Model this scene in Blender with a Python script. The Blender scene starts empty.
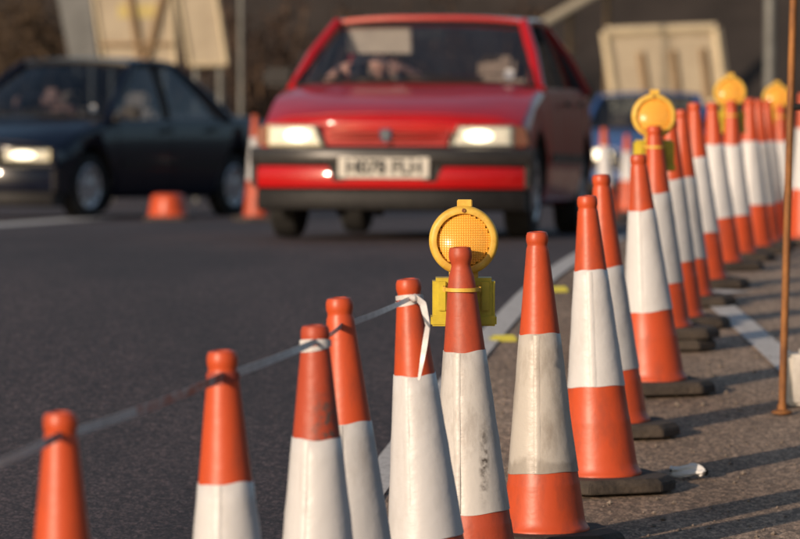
import bpy, bmesh, math, random
from mathutils import Vector, Matrix
R = math.radians
random.seed(7)
scene = bpy.context.scene
COL = scene.collection

# ------------------------------------------------------------------ camera, sky, sun, exposure
FPX = 4444.4                       # focal length in photo pixels (photo 800 px wide)
CAMZ = 1.325
PITCH = math.atan2(269.5 - 12.0, FPX)
cam_data = bpy.data.cameras.new('camera')
cam_data.sensor_width = 36.0
cam_data.lens = 200.0
cam_data.clip_start = 0.5
cam_data.clip_end = 2000.0
cam_data.dof.use_dof = True
cam_data.dof.focus_distance = 10.9
cam_data.dof.aperture_fstop = 5.6
cam = bpy.data.objects.new('camera', cam_data)
COL.objects.link(cam)
cam.location = (0, 0, CAMZ)
cam.rotation_euler = (math.pi / 2 - PITCH, 0, 0)
scene.camera = cam

SUN_AZ = R(180 + 37)               # clockwise from +Y: behind the camera, to the left
SUN_EL = R(15)
world = bpy.data.worlds.new('World')
scene.world = world
world.use_nodes = True
wn = world.node_tree
bg = wn.nodes['Background']
sky = wn.nodes.new('ShaderNodeTexSky')
sky.sky_type = 'NISHITA'
sky.sun_disc = False
sky.sun_elevation = SUN_EL
sky.sun_rotation = SUN_AZ
wn.links.new(sky.outputs[0], bg.inputs[0])
bg.inputs[1].default_value = 0.095
sun_data = bpy.data.lights.new('sun', 'SUN')
sun_data.energy = 4.1
sun_data.angle = R(0.6)
sun_data.color = (1.0, 0.79, 0.60)
sun = bpy.data.objects.new('sun', sun_data)
COL.objects.link(sun)
sdir = Vector((math.sin(SUN_AZ) * math.cos(SUN_EL), math.cos(SUN_AZ) * math.cos(SUN_EL), math.sin(SUN_EL)))
sun.rotation_euler = sdir.to_track_quat('Z', 'Y').to_euler()
sun.location = sdir * 50
scene.view_settings.view_transform = 'Standard'
scene.view_settings.look = 'None'
scene.view_settings.exposure = 0.0
scene.view_settings.gamma = 1.0
scene.render.engine = 'CYCLES'

# ------------------------------------------------------------------ terrain profile and pixel geometry
def pchip(pts):
    xs = [p[0] for p in pts]; ys = [p[1] for p in pts]; n = len(xs)
    d = [(ys[i + 1] - ys[i]) / (xs[i + 1] - xs[i]) for i in range(n - 1)]
    m = [d[0]] + [0 if d[i - 1] * d[i] <= 0 else 2 * d[i - 1] * d[i] / (d[i - 1] + d[i]) for i in range(1, n - 1)] + [d[-1]]
    def f(x):
        if x <= xs[0]: return ys[0] + m[0] * (x - xs[0])
        if x >= xs[-1]: return ys[-1] + m[-1] * (x - xs[-1])
        i = 0
        while x > xs[i + 1]: i += 1
        h = xs[i + 1] - xs[i]; t = (x - xs[i]) / h
        return ((2 * t**3 - 3 * t**2 + 1) * ys[i] + (t**3 - 2 * t**2 + t) * h * m[i]
                + (-2 * t**3 + 3 * t**2) * ys[i + 1] + (t**3 - t**2) * h * m[i + 1])
    return f
_zg = pchip([(-200, -2.2), (-60, -0.9), (0, -0.27), (7, -0.13), (11.4, -0.045), (13.8, 0.015), (16.5, 0.085), (19.5, 0.115),
             (22.3, 0.08), (26.8, -0.045), (31, -0.20), (37, -0.42), (42, -0.60), (55, -1.06), (70, -1.55), (90, -2.0), (140, -2.4), (600, -3.0)])
def zg(y): return _zg(y)
CP, SP = math.cos(PITCH), math.sin(PITCH)
def ray(px, py):
    a = (px - 400) / FPX; b = (269.5 - py) / FPX
    return Vector((a, CP + b * SP, -SP + b * CP))
def at_y(px, py, Y):
    d = ray(px, py); return Vector((0, 0, CAMZ)) + d * (Y / d.y)
def on_ground(px, py):
    d = ray(px, py); lo, hi = 2.0, 20.0
    t = 2.0
    while t < 300:
        p = Vector((0, 0, CAMZ)) + d * t
        if p.z < zg(p.y): break
        t += 0.05
    lo, hi = t - 0.05, t
    for _ in range(20):
        mid = (lo + hi) / 2; p = Vector((0, 0, CAMZ)) + d * mid
        if p.z < zg(p.y): hi = mid
        else: lo = mid
    return Vector((p.x, p.y, zg(p.y)))

# ------------------------------------------------------------------ materials
def newmat(name):
    m = bpy.data.materials.new(name); m.use_nodes = True
    return m, m.node_tree, m.node_tree.nodes['Principled BSDF']
def mat(name, c, rough=0.5, metal=0.0, coat=0.0, var=0.0, scale=8.0, bump=0.0, bscale=40.0, spec=0.5, c2=None, emis=None, estr=0.0, seed=False, stretch=None, lo=0.35, hi=0.65):
    m, nt, b = newmat(name)
    b.inputs['Base Color'].default_value = (*c, 1)
    b.inputs['Roughness'].default_value = rough
    b.inputs['Metallic'].default_value = metal
    b.inputs['Coat Weight'].default_value = coat
    b.inputs['Coat Roughness'].default_value = 0.09
    b.inputs['Specular IOR Level'].default_value = spec
    if emis:
        b.inputs['Emission Color'].default_value = (*emis, 1); b.inputs['Emission Strength'].default_value = estr
    tc = nt.nodes.new('ShaderNodeTexCoord')
    vec = tc.outputs['Object']
    if stretch:
        mp = nt.nodes.new('ShaderNodeMapping'); mp.inputs['Scale'].default_value = stretch
        nt.links.new(vec, mp.inputs[0]); vec = mp.outputs[0]
    if seed:
        oi = nt.nodes.new('ShaderNodeObjectInfo')
        ad = nt.nodes.new('ShaderNodeVectorMath'); ad.operation = 'MULTIPLY_ADD'
        cmb = nt.nodes.new('ShaderNodeCombineXYZ')
        for k in range(3): nt.links.new(oi.outputs['Random'], cmb.inputs[k])
        nt.links.new(cmb.outputs[0], ad.inputs[0]); ad.inputs[1].default_value = (31, 57, 83)
        nt.links.new(vec, ad.inputs[2]); vec = ad.outputs[0]
    if var or c2:
        n = nt.nodes.new('ShaderNodeTexNoise'); n.inputs['Scale'].default_value = scale; n.inputs['Detail'].default_value = 8; n.inputs['Roughness'].default_value = 0.65
        nt.links.new(vec, n.inputs['Vector'])
        r = nt.nodes.new('ShaderNodeValToRGB')
        d = c2 if c2 else tuple(max(0, x * (1 - var)) for x in c)
        u = c if c2 else tuple(min(1, x * (1 + var)) for x in c)
        r.color_ramp.elements[0].position = lo; r.color_ramp.elements[1].position = hi
        r.color_ramp.elements[0].color = (*d, 1); r.color_ramp.elements[1].color = (*u, 1)
        nt.links.new(n.outputs[0], r.inputs[0]); nt.links.new(r.outputs[0], b.inputs['Base Color'])
    if bump:
        n2 = nt.nodes.new('ShaderNodeTexNoise'); n2.inputs['Scale'].default_value = bscale; n2.inputs['Detail'].default_value = 4
        nt.links.new(vec, n2.inputs['Vector'])
        bp = nt.nodes.new('ShaderNodeBump'); bp.inputs['Strength'].default_value = bump; bp.inputs['Distance'].default_value = 0.01
        nt.links.new(n2.outputs[0], bp.inputs['Height']); nt.links.new(bp.outputs[0], b.inputs['Normal'])
    return m

def asphalt(name, dark, light, patch, agg=140.0, rough=0.75, bump=0.6, nz=(.62, 1.35)):
    m, nt, b = newmat(name); L = nt.links.new
    tc = nt.nodes.new('ShaderNodeTexCoord')
    mp = nt.nodes.new('ShaderNodeMapping'); mp.inputs['Scale'].default_value = (1, .5, 1); L(tc.outputs['Object'], mp.inputs[0])
    v = nt.nodes.new('ShaderNodeTexVoronoi'); v.inputs['Scale'].default_value = agg
    v2 = nt.nodes.new('ShaderNodeTexVoronoi'); v2.inputs['Scale'].default_value = agg * .37
    n = nt.nodes.new('ShaderNodeTexNoise'); n.inputs['Scale'].default_value = .9; n.inputs['Detail'].default_value = 8; n.inputs['Roughness'].default_value = .6
    n2 = nt.nodes.new('ShaderNodeTexNoise'); n2.inputs['Scale'].default_value = 30; n2.inputs['Detail'].default_value = 6; n2.inputs['Roughness'].default_value = .75
    for q in (v, v2, n2): L(mp.outputs[0], q.inputs['Vector'])
    mq = nt.nodes.new('ShaderNodeMapping'); mq.inputs['Scale'].default_value = (1, .22, 1); L(tc.outputs['Object'], mq.inputs[0]); L(mq.outputs[0], n.inputs['Vector'])
    def ramp(src, p0, p1, c0, c1):
        r = nt.nodes.new('ShaderNodeValToRGB'); r.color_ramp.elements[0].position = p0; r.color_ramp.elements[1].position = p1
        r.color_ramp.elements[0].color = (*c0, 1); r.color_ramp.elements[1].color = (*c1, 1); L(src, r.inputs[0]); return r.outputs[0]
    def mulc(x, y):
        q = nt.nodes.new('ShaderNodeMix'); q.data_type = 'RGBA'; q.blend_type = 'MULTIPLY'; q.inputs[0].default_value = 1; L(x, q.inputs[6]); L(y, q.inputs[7]); return q.outputs[2]
    s1 = nt.nodes.new('ShaderNodeSeparateColor'); L(v.outputs['Color'], s1.inputs[0])
    s2 = nt.nodes.new('ShaderNodeSeparateColor'); L(v2.outputs['Color'], s2.inputs[0])
    col = ramp(s1.outputs[0], .25, 1.0, dark, light)
    col = mulc(col, ramp(s2.outputs[1], .2, .95, (.68, .68, .68), (1.45, 1.42, 1.38)))
    col = mulc(col, ramp(n.outputs[0], .40, .60, patch, (1.08, 1.08, 1.08)))
    col = mulc(col, ramp(n2.outputs[0], .32, .68, (nz[0],) * 3, (nz[1],) * 3))
    L(col, b.inputs['Base Color'])
    b.inputs['Roughness'].default_value = rough
    bp = nt.nodes.new('ShaderNodeBump'); bp.inputs['Strength'].default_value = bump; bp.inputs['Distance'].default_value = .006
    L(s1.outputs[0], bp.inputs['Height'])
    bp2 = nt.nodes.new('ShaderNodeBump'); bp2.inputs['Strength'].default_value = bump * .6; bp2.inputs['Distance'].default_value = .02
    L(n2.outputs[0], bp2.inputs['Height']); L(bp.outputs[0], bp2.inputs['Normal'])
    L(bp2.outputs[0], b.inputs['Normal'])
    return m

def glassmat(name, tint, ior=1.5):
    m, nt, b = newmat(name); nt.nodes.remove(b)
    out = nt.nodes['Material Output']
    t = nt.nodes.new('ShaderNodeBsdfTransparent'); t.inputs[0].default_value = (*tint, 1)
    g = nt.nodes.new('ShaderNodeBsdfGlossy'); g.inputs['Roughness'].default_value = .02
    f = nt.nodes.new('ShaderNodeFresnel')
    ge = nt.nodes.new('ShaderNodeNewGeometry'); mr = nt.nodes.new('ShaderNodeMapRange')     # a thin pane reflects alike from both sides
    mr.inputs['To Min'].default_value = ior; mr.inputs['To Max'].default_value = 1 / ior
    nt.links.new(ge.outputs['Backfacing'], mr.inputs['Value']); nt.links.new(mr.outputs[0], f.inputs[0])
    mx = nt.nodes.new('ShaderNodeMixShader')
    nt.links.new(f.outputs[0], mx.inputs[0]); nt.links.new(t.outputs[0], mx.inputs[1]); nt.links.new(g.outputs[0], mx.inputs[2])
    nt.links.new(mx.outputs[0], out.inputs[0])
    return m

def sleeve_mat(name, base, dirt, amount, streak=None, bandz=None, rough=.40, bump=.24):
    """retroreflective sleeve: pale sheet with grime; optional black scuff streak and grey band, shapes of their own"""
    m, nt, b = newmat(name)
    L = nt.links.new
    tc = nt.nodes.new('ShaderNodeTexCoord'); oi = nt.nodes.new('ShaderNodeObjectInfo')
    cmb = nt.nodes.new('ShaderNodeCombineXYZ')
    for k in range(3): L(oi.outputs['Random'], cmb.inputs[k])
    ad = nt.nodes.new('ShaderNodeVectorMath'); ad.operation = 'MULTIPLY_ADD'
    L(cmb.outputs[0], ad.inputs[0]); ad.inputs[1].default_value = (31, 57, 83); L(tc.outputs['Object'], ad.inputs[2])
    mp = nt.nodes.new('ShaderNodeMapping'); mp.inputs['Scale'].default_value = (1, 1, .35); L(ad.outputs[0], mp.inputs[0])
    n = nt.nodes.new('ShaderNodeTexNoise'); n.inputs['Scale'].default_value = 16; n.inputs['Detail'].default_value = 9; n.inputs['Roughness'].default_value = .7
    L(mp.outputs[0], n.inputs['Vector'])
    r = nt.nodes.new('ShaderNodeValToRGB'); r.color_ramp.elements[0].position = .48; r.color_ramp.elements[1].position = .74
    r.color_ramp.elements[0].color = (0, 0, 0, 1); r.color_ramp.elements[1].color = (amount, amount, amount, 1)
    L(n.outputs[0], r.inputs[0])
    mx = nt.nodes.new('ShaderNodeMix'); mx.data_type = 'RGBA'
    mx.inputs[6].default_value = (*base, 1); mx.inputs[7].default_value = (*dirt, 1); L(r.outputs[0], mx.inputs[0])
    col = mx.outputs[2]
    sx = nt.nodes.new('ShaderNodeSeparateXYZ'); L(tc.outputs['Object'], sx.inputs[0])
    def window(sock, c, w):
        a = nt.nodes.new('ShaderNodeMath'); a.operation = 'SUBTRACT'; L(sock, a.inputs[0]); a.inputs[1].default_value = c
        q = nt.nodes.new('ShaderNodeMath'); q.operation = 'ABSOLUTE'; L(a.outputs[0], q.inputs[0])
        t = nt.nodes.new('ShaderNodeMapRange'); t.inputs['From Min'].default_value = w; t.inputs['From Max'].default_value = 0; L(q.outputs[0], t.inputs['Value'])
        return t.outputs[0]
    def mul(a, c):
        q = nt.nodes.new('ShaderNodeMath'); q.operation = 'MULTIPLY'; L(a, q.inputs[0])
        if isinstance(c, (int, float)): q.inputs[1].default_value = c
        else: L(c, q.inputs[1])
        return q.outputs[0]
    n3 = nt.nodes.new('ShaderNodeTexNoise'); n3.inputs['Scale'].default_value = 70; n3.inputs['Detail'].default_value = 6; L(tc.outputs['Object'], n3.inputs['Vector'])
    r3 = nt.nodes.new('ShaderNodeValToRGB'); r3.color_ramp.elements[0].position = .40; r3.color_ramp.elements[1].position = .68; L(n3.outputs[0], r3.inputs[0])
    if streak:
        xc, xw, zc, zw = streak
        f = mul(mul(mul(window(sx.outputs[0], xc, xw), window(sx.outputs[2], zc, zw)), r3.outputs[0]), 1.7)
        cl = nt.nodes.new('ShaderNodeClamp'); L(f, cl.inputs[0])
        m2 = nt.nodes.new('ShaderNodeMix'); m2.data_type = 'RGBA'; L(cl.outputs[0], m2.inputs[0]); L(col, m2.inputs[6]); m2.inputs[7].default_value = (.09, .075, .065, 1)
        col = m2.outputs[2]
    if bandz:
        zc, zw, st = bandz
        n4 = nt.nodes.new('ShaderNodeTexNoise'); n4.inputs['Scale'].default_value = 14; n4.inputs['Detail'].default_value = 6; L(tc.outputs['Object'], n4.inputs['Vector'])
        wz = nt.nodes.new('ShaderNodeMath'); wz.operation = 'MULTIPLY_ADD'; L(n4.outputs[0], wz.inputs[0]); wz.inputs[1].default_value = .10; L(sx.outputs[2], wz.inputs[2])
        f = mul(window(wz.outputs[0], zc + .05, zw), 3.0)
        cl = nt.nodes.new('ShaderNodeClamp'); L(f, cl.inputs[0])
        f2 = mul(cl.outputs[0], st)
        m2 = nt.nodes.new('ShaderNodeMix'); m2.data_type = 'RGBA'; L(f2, m2.inputs[0]); L(col, m2.inputs[6]); m2.inputs[7].default_value = (.22, .19, .16, 1)
        col = m2.outputs[2]
    L(col, b.inputs['Base Color'])
    b.inputs['Roughness'].default_value = rough
    nb = nt.nodes.new('ShaderNodeTexNoise'); nb.inputs['Scale'].default_value = 22; nb.inputs['Detail'].default_value = 3; L(ad.outputs[0], nb.inputs['Vector'])
    bp = nt.nodes.new('ShaderNodeBump'); bp.inputs['Strength'].default_value = bump; bp.inputs['Distance'].default_value = .009
    L(nb.outputs[0], bp.inputs['Height'])
    mp2 = nt.nodes.new('ShaderNodeMapping'); mp2.inputs['Scale'].default_value = (1, 1, 2.2); mp2.inputs['Rotation'].default_value = (0, .5, 0); L(ad.outputs[0], mp2.inputs[0])
    nc = nt.nodes.new('ShaderNodeTexNoise'); nc.inputs['Scale'].default_value = 34; nc.inputs['Detail'].default_value = 4; nc.inputs['Distortion'].default_value = .6; L(mp2.outputs[0], nc.inputs['Vector'])
    bp2 = nt.nodes.new('ShaderNodeBump'); bp2.inputs['Strength'].default_value = bump * .6; bp2.inputs['Distance'].default_value = .005
    L(nc.outputs[0], bp2.inputs['Height']); L(bp.outputs[0], bp2.inputs['Normal']); L(bp2.outputs[0], b.inputs['Normal'])
    return m

M = {}
M['road'] = asphalt('road_asphalt', (.028, .0195, .0198), (.140, .101, .101), (.62, .62, .64), 170)
M['verge'] = asphalt('worn_asphalt', (.21, .152, .110), (.54, .405, .30), (.66, .62, .58), 210, .9, .5, (.82, 1.16))
M['earth'] = mat('earth', (.075, .055, .040), .95, c2=(.03, .022, .017), scale=1.2, bump=.5, bscale=6)
M['bank'] = mat('bank_earth', (.040, .031, .026), .95, c2=(.021, .016, .0135), scale=.7, bump=.6, bscale=4)
M['line'] = mat('line_paint', (.62, .60, .57), .7, c2=(.25, .23, .21), scale=30, lo=.3, hi=.5)
M['orange'] = sleeve_mat('cone_orange', (.55, .074, .018), (.22, .052, .030), .65, rough=.42, bump=.12)
M['orange_old'] = sleeve_mat('cone_orange_faded', (.44, .066, .024), (.16, .045, .03), .75, rough=.5, bump=.2)
M['orange_scuff'] = sleeve_mat('cone_orange_scuffed', (.42, .060, .022), (.15, .04, .028), .8, streak=(.012, .035, .60, .11), rough=.5, bump=.25)
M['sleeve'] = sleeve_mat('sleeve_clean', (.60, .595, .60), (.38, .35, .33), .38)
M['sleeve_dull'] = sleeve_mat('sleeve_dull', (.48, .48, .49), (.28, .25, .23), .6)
M['sleeve_scuff'] = sleeve_mat('sleeve_scuffed', (.54, .52, .50), (.25, .215, .19), .85, streak=(.024, .015, .29, .12))
M['sleeve_stain'] = sleeve_mat('sleeve_stained', (.50, .465, .42), (.26, .215, .175), .8, bandz=(.185, .05, .55))
M['rubber'] = mat('base_rubber', (.075, .057, .043), .85, c2=(.034, .027, .022), scale=14, bump=.4, bscale=60, seed=True)
M['lamp_yellow'] = mat('lamp_plastic', (.80, .52, .085), .45, c2=(.60, .34, .045), scale=30, bump=.1, bscale=30)
M['box_yellow'] = mat('lamp_box_plastic', (.60, .48, .03), .45, c2=(.48, .36, .025), scale=25)
M['amber'] = mat('amber_lens', (.90, .50, .085), .25, coat=.5)
M['amber'].node_tree.nodes['Principled BSDF'].inputs['Subsurface Weight'].default_value = .0
M['tape_white'] = mat('tape_white', (.60, .58, .58), .35, var=.2, scale=30)
M['tape_red'] = mat('tape_red', (.52, .44, .43), .35, c2=(.46, .15, .11), scale=22, lo=.42, hi=.58)
M['tape_shade'] = mat('tape_shade', (.30, .05, .03), .5, var=.2)  # dark red paints the shadow at the second cone's neck into its wrap
M['rust'] = mat('rusty_steel', (.36, .15, .040), .7, c2=(.16, .065, .025), scale=25, metal=.2, stretch=(1, 1, .3), bump=.3, bscale=80)
M['white_board'] = mat('white_board', (.72, .68, .62), .6, c2=(.50, .46, .40), scale=14)
M['red'] = mat('red_paint', (.44, .006, .007), .4, coat=.75, var=.08, scale=3, spec=.2)
M['black_paint'] = mat('black_paint', (.003, .005, .015), .35, coat=.4, spec=.2)
M['blue_paint'] = mat('blue_paint', (.03, .085, .26), .35, coat=1.0)
M['trim'] = mat('black_trim', (.014, .013, .013), .6, var=.3, scale=20, spec=.3)
M['grey_trim'] = mat('grey_trim', (.030, .027, .026), .36, var=.25, scale=20)
M['interior'] = mat('car_interior', (.05, .05, .062), .8)
M['seat'] = mat('seat_cloth', (.34, .26, .20), .9, var=.3, scale=30)
M['visor'] = mat('sun_visor', (.62, .53, .42), .8, var=.08)
M['glass'] = glassmat('window_glass', (.76, .78, .82), 1.75)
M['glass_dark'] = glassmat('tinted_glass', (.45, .50, .56), 1.6)
M['tyre'] = mat('tyre', (.018, .017, .016), .85, var=.3, scale=15)
M['rim'] = mat('wheel_trim', (.58, .57, .58), .35, metal=.6, var=.15, scale=20)
M['chrome'] = mat('reflector', (.75, .74, .70), .15, metal=1.0)
M['clear'] = glassmat('clear_lens', (.95, .95, .93), 1.45)
M['lit'] = mat('lit_bulb', (1, .95, .8), .3, emis=(1.0, .84, .58), estr=3.0)
M['lit_reflector'] = mat('lit_reflector', (.9, .85, .75), .3, emis=(1.0, .80, .55), estr=.30, var=.25, scale=30)
M['indicator'] = mat('indicator_lens', (.27, .12, .08), .25, coat=.3)
M['plate'] = mat('number_plate', (.56, .53, .47), .4, var=.05, scale=30)
M['ink'] = mat('plate_ink', (.012, .012, .012), .5)
M['badge'] = mat('badge_enamel', (.02, .05, .10), .3, metal=.4)
M['skin'] = mat('skin', (.70, .40, .30), .5, var=.1, scale=30)
M['hair'] = mat('hair', (.030, .018, .012), .6, var=.3, scale=60)
M['shirt'] = mat('dark_shirt', (.035, .040, .065), .9, var=.2, scale=20)
M['disc_paper'] = mat('disc_paper', (.48, .48, .50), .7, var=.1, scale=40)
M['paper'] = mat('paper', (.75, .74, .72), .7, var=.08, scale=40)
M['board'] = mat('sign_back', (.42, .355, .255), .6, c2=(.34, .28, .20), scale=3)
M['board_grey'] = mat('sign_back_grey', (.16, .165, .165), .6, c2=(.11, .115, .115), scale=3)
M['board_frame'] = mat('sign_frame', (.55, .46, .31), .55, var=.1, scale=5)
M['sticker'] = mat('yellow_panel', (.46, .37, .14), .6, var=.1)
M['timber'] = mat('timber', (.26, .175, .095), .8, var=.35, scale=6, stretch=(1, 1, .2))
M['steel'] = mat('galvanised_steel', (.15, .15, .14), .55, metal=.3, var=.2, scale=6)
M['stone'] = mat('grit', (.26, .21, .17), .9, c2=(.10, .08, .065), scale=60)
M['bark'] = mat('bark', (.14, .085, .050), .9, var=.4, scale=12)
M['twig'] = mat('twigs', (.05, .031, .022), .95, var=.45, scale=4)
M['twig_tan'] = mat('dry_twigs', (.06, .038, .021), .9, var=.35, scale=4)
M['stud'] = mat('stud_yellow', (.46, .43, .07), .4, var=.1)

# ------------------------------------------------------------------ mesh helpers
class MB:
    def __init__(s): s.v = []; s.f = []; s.m = []
    def add(s, vs, fs, mi=0):
        o = len(s.v); s.v += [tuple(p) for p in vs]
        for f in fs: s.f.append([i + o for i in f]); s.m.append(mi)
        return s
    def box(s, c, d, mi=0, rot=None):
        cx, cy, cz = c; x, y, z = d[0] / 2, d[1] / 2, d[2] / 2
        vs = [Vector((a * x, b * y, e * z)) for a in (-1, 1) for b in (-1, 1) for e in (-1, 1)]
        if rot is not None: vs = [rot @ p for p in vs]
        vs = [p + Vector(c) for p in vs]
        return s.add(vs, [(0, 1, 3, 2), (4, 6, 7, 5), (0, 4, 5, 1), (2, 3, 7, 6), (0, 2, 6, 4), (1, 5, 7, 3)], mi)
    def tube(s, pts, r, n=8, mi=0, flat=1.0):
        pts = [Vector(p) for p in pts]
        rs = r if isinstance(r, (list, tuple)) else [r] * len(pts)
        vs = []; fs = []
        for i, p in enumerate(pts):
            t = (pts[min(i + 1, len(pts) - 1)] - pts[max(i - 1, 0)]).normalized()
            up = Vector((0, 0, 1)) if abs(t.z) < .9 else Vector((0, 1, 0))
            a = t.cross(up).normalized(); b = a.cross(t)
            for k in range(n):
                q = 2 * math.pi * k / n
                vs.append(p + (a * math.cos(q) + b * math.sin(q) * flat) * rs[i])
        for i in range(len(pts) - 1):
            for k in range(n):
                fs.append((i * n + k, i * n + (k + 1) % n, (i + 1) * n + (k + 1) % n, (i + 1) * n + k))
        fs.append(tuple(range(n - 1, -1, -1))); fs.append(tuple(range((len(pts) - 1) * n, len(pts) * n)))
        return s.add(vs, fs, mi)
    def lathe(s, prof, n=32, axis='z', c=(0, 0, 0), mi=0, wob=None):
        vs = []; fs = []
        for (r, h) in prof:
            for k in range(n):
                q = 2 * math.pi * k / n
                rr = r if wob is None else r + wob(q, h)
                a, b = rr * math.cos(q), rr * math.sin(q)
                p = {'z': (a, b, h), 'y': (a, h, -b), 'x': (h, a, b)}[axis]
                vs.append((p[0] + c[0], p[1] + c[1], p[2] + c[2]))
        for i in range(len(prof) - 1):
            for k in range(n):
                fs.append((i * n + k, i * n + (k + 1) % n, (i + 1) * n + (k + 1) % n, (i + 1) * n + k))
        if prof[0][0] > 1e-6: fs.append(tuple(range(n - 1, -1, -1)))
        if prof[-1][0] > 1e-6: fs.append(tuple(range((len(prof) - 1) * n, len(prof) * n)))
        return s.add(vs, fs, mi)
    def prism(s, poly, y0, y1, mi=0):
        """polygon in xz, extruded along y"""
        n = len(poly)
        vs = [(x, y0, z) for x, z in poly] + [(x, y1, z) for x, z in poly]
        fs = [tuple(range(n)), tuple(range(2 * n - 1, n - 1, -1))] + [(i, i + n, (i + 1) % n + n, (i + 1) % n) for i in range(n)]
        return s.add(vs, fs, mi)
    def grid(s, fn, nu, nv, mi=0, thick=None):
        vs = [Vector(fn(i / nu, j / nv)) for j in range(nv + 1) for i in range(nu + 1)]
        w = nu + 1
        fs = [(j * w + i, j * w + i + 1, (j + 1) * w + i + 1, (j + 1) * w + i) for j in range(nv) for i in range(nu)]
        if thick:
            d = Vector(thick); n = len(vs); vs += [p + d for p in vs]
            fs += [tuple(q + n for q in reversed(f)) for f in fs]
            edge = [i for i in range(w)] + [j * w + nu for j in range(1, nv + 1)] + [nv * w + i for i in range(nu - 1, -1, -1)] + [j * w for j in range(nv - 1, 0, -1)]
            for a, b in zip(edge, edge[1:] + edge[:1]): fs.append((b, a, a + n, b + n))
        return s.add(vs, fs, mi)
    def xf(s, fn): s.v = [tuple(fn(Vector(p))) for p in s.v]; return s
    def build(s, name, mats, parent=None, smooth=35, bevel=0.0, fix=True):
        me = bpy.data.meshes.new(name)
        me.from_pydata(s.v, [], s.f)
        if not isinstance(mats, (list, tuple)): mats = [mats]
        for m in mats: me.materials.append(m)
        me.polygons.foreach_set('material_index', s.m)
        bm = bmesh.new(); bm.from_mesh(me)
        bmesh.ops.remove_doubles(bm, verts=bm.verts, dist=1e-5)
        if bevel: bmesh.ops.bevel(bm, geom=[e for e in bm.edges if e.is_manifold and e.calc_face_angle(0) > R(30)], offset=bevel, segments=2, affect='EDGES', clamp_overlap=True)
        if fix: bmesh.ops.recalc_face_normals(bm, faces=bm.faces)
        if smooth:
            for f in bm.faces: f.smooth = True
            for e in bm.edges:
                if not e.is_manifold or e.calc_face_angle(0) > R(smooth): e.smooth = False
        bm.to_mesh(me); bm.free()
        o = bpy.data.objects.new(name, me); COL.objects.link(o)
        if parent: o.parent = parent
        return o
def tag(o, label, cat, group=None):
    o['label'] = label; o['category'] = cat
    if group: o['group'] = group
    return o
def thing(name, label, cat, loc=(0, 0, 0), rot=(0, 0, 0), group=None):
    o = bpy.data.objects.new(name, None); COL.objects.link(o)
    o.empty_display_size = .1
    o.location = loc; o.rotation_euler = rot
    return tag(o, label, cat, group)
def struct(o): o['kind'] = 'structure'; return o
def apply_mods(o):
    dg = bpy.context.evaluated_depsgraph_get()
    me = bpy.data.meshes.new_from_object(o.evaluated_get(dg))
    o.modifiers.clear(); o.data = me

# ------------------------------------------------------------------ ground, road, verge
def ysteps():
    y = -60.0; out = []
    while y < 6: out.append(y); y += 6
    y = 6.0
    while y < 60: out.append(y); y += .75
    while y < 120: out.append(y); y += 4
    return out + [120, 160, 240, 400, 700]
def sheet(name, xl, xr, lift, m, ys):
    mb = MB()
    vs = []; fs = []
    for y in ys: vs += [(xl(y), y, zg(y) + lift), (xr(y), y, zg(y) + lift)]
    for i in range(len(ys) - 1): fs.append((2 * i, 2 * i + 1, 2 * i + 3, 2 * i + 2))
    mb.add(vs, fs)
    return struct(mb.build(name, m, smooth=60, fix=False))
YS = ysteps()
sheet('ground', lambda y: -400, lambda y: 400, -.012, M['earth'], YS)
# the white edge line runs from pixel (490,336) to (568,262); the fresh carriageway lies left of it
La, Lb = on_ground(490, 337), on_ground(568, 263)
Ldx = (Lb.x - La.x) / (Lb.y - La.y)
def line_x(y): return La.x + Ldx * (y - La.y) if y > La.y else La.x + Ldx * (y - La.y)
YR = [y for y in YS if y <= 120]
sheet('road', lambda y: -14, lambda y: line_x(y), -.004, M['road'], YR)
sheet('verge', lambda y: line_x(y), lambda y: line_x(y) + 2.6 + max(0, 8 - y) * .2, -.006, M['verge'], YR)
sheet('edge_line', lambda y: line_x(y) - .055, lambda y: line_x(y) + .045, 0.0, M['line'], [4 + .75 * i for i in range(70)])
def quad_line(name, a, b, w, lift=.0):
    d = (b - a); n = 12
    nx = Vector((-d.y, d.x, 0)).normalized() * w / 2
    mb = MB(); vs = []; fs = []
    for i in range(n + 1):
        p = a + d * (i / n)
        for q in (p - nx, p + nx): vs.append((q.x, q.y, zg(q.y) + lift))
    for i in range(n): fs.append((2 * i, 2 * i + 1, 2 * i + 3, 2 * i + 2))
    return struct(mb.add(vs, fs).build(name, M['line'], smooth=60))
quad_line('painted_line', on_ground(716, 301), on_ground(800, 376), .11)
quad_line('painted_line', on_ground(696, 291), on_ground(731, 293), .30)
quad_line('painted_line', on_ground(-60, 229), on_ground(102, 217), .35)

# loose grit on the worn verge
mb = MB()
for i in range(900):
    y = random.uniform(9.5, 17.0); x = line_x(y) + random.uniform(.05, 1.9)
    s = random.choice([.003, .004, .005, .006, .008]) * random.uniform(.7, 1.3)
    c = Vector((x, y, zg(y) - .006 + s * .4)); vs = []
    for dx, dy, dz in ((1, 0, 0), (0, 1, 0), (-1, 0, 0), (0, -1, 0), (0, 0, 1), (0, 0, -1)):
        vs.append(c + Vector((dx * random.uniform(.7, 1.4), dy * random.uniform(.7, 1.4), dz * .8)) * s)
    mb.add(vs, [(0, 1, 4), (1, 2, 4), (2, 3, 4), (3, 0, 4), (1, 0, 5), (2, 1, 5), (3, 2, 5), (0, 3, 5)])
g = mb.build('grit', M['stone'], smooth=0)
g['kind'] = 'stuff'; tag(g, 'loose grit scattered over the worn brown tarmac beside the cones', 'grit')

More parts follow.
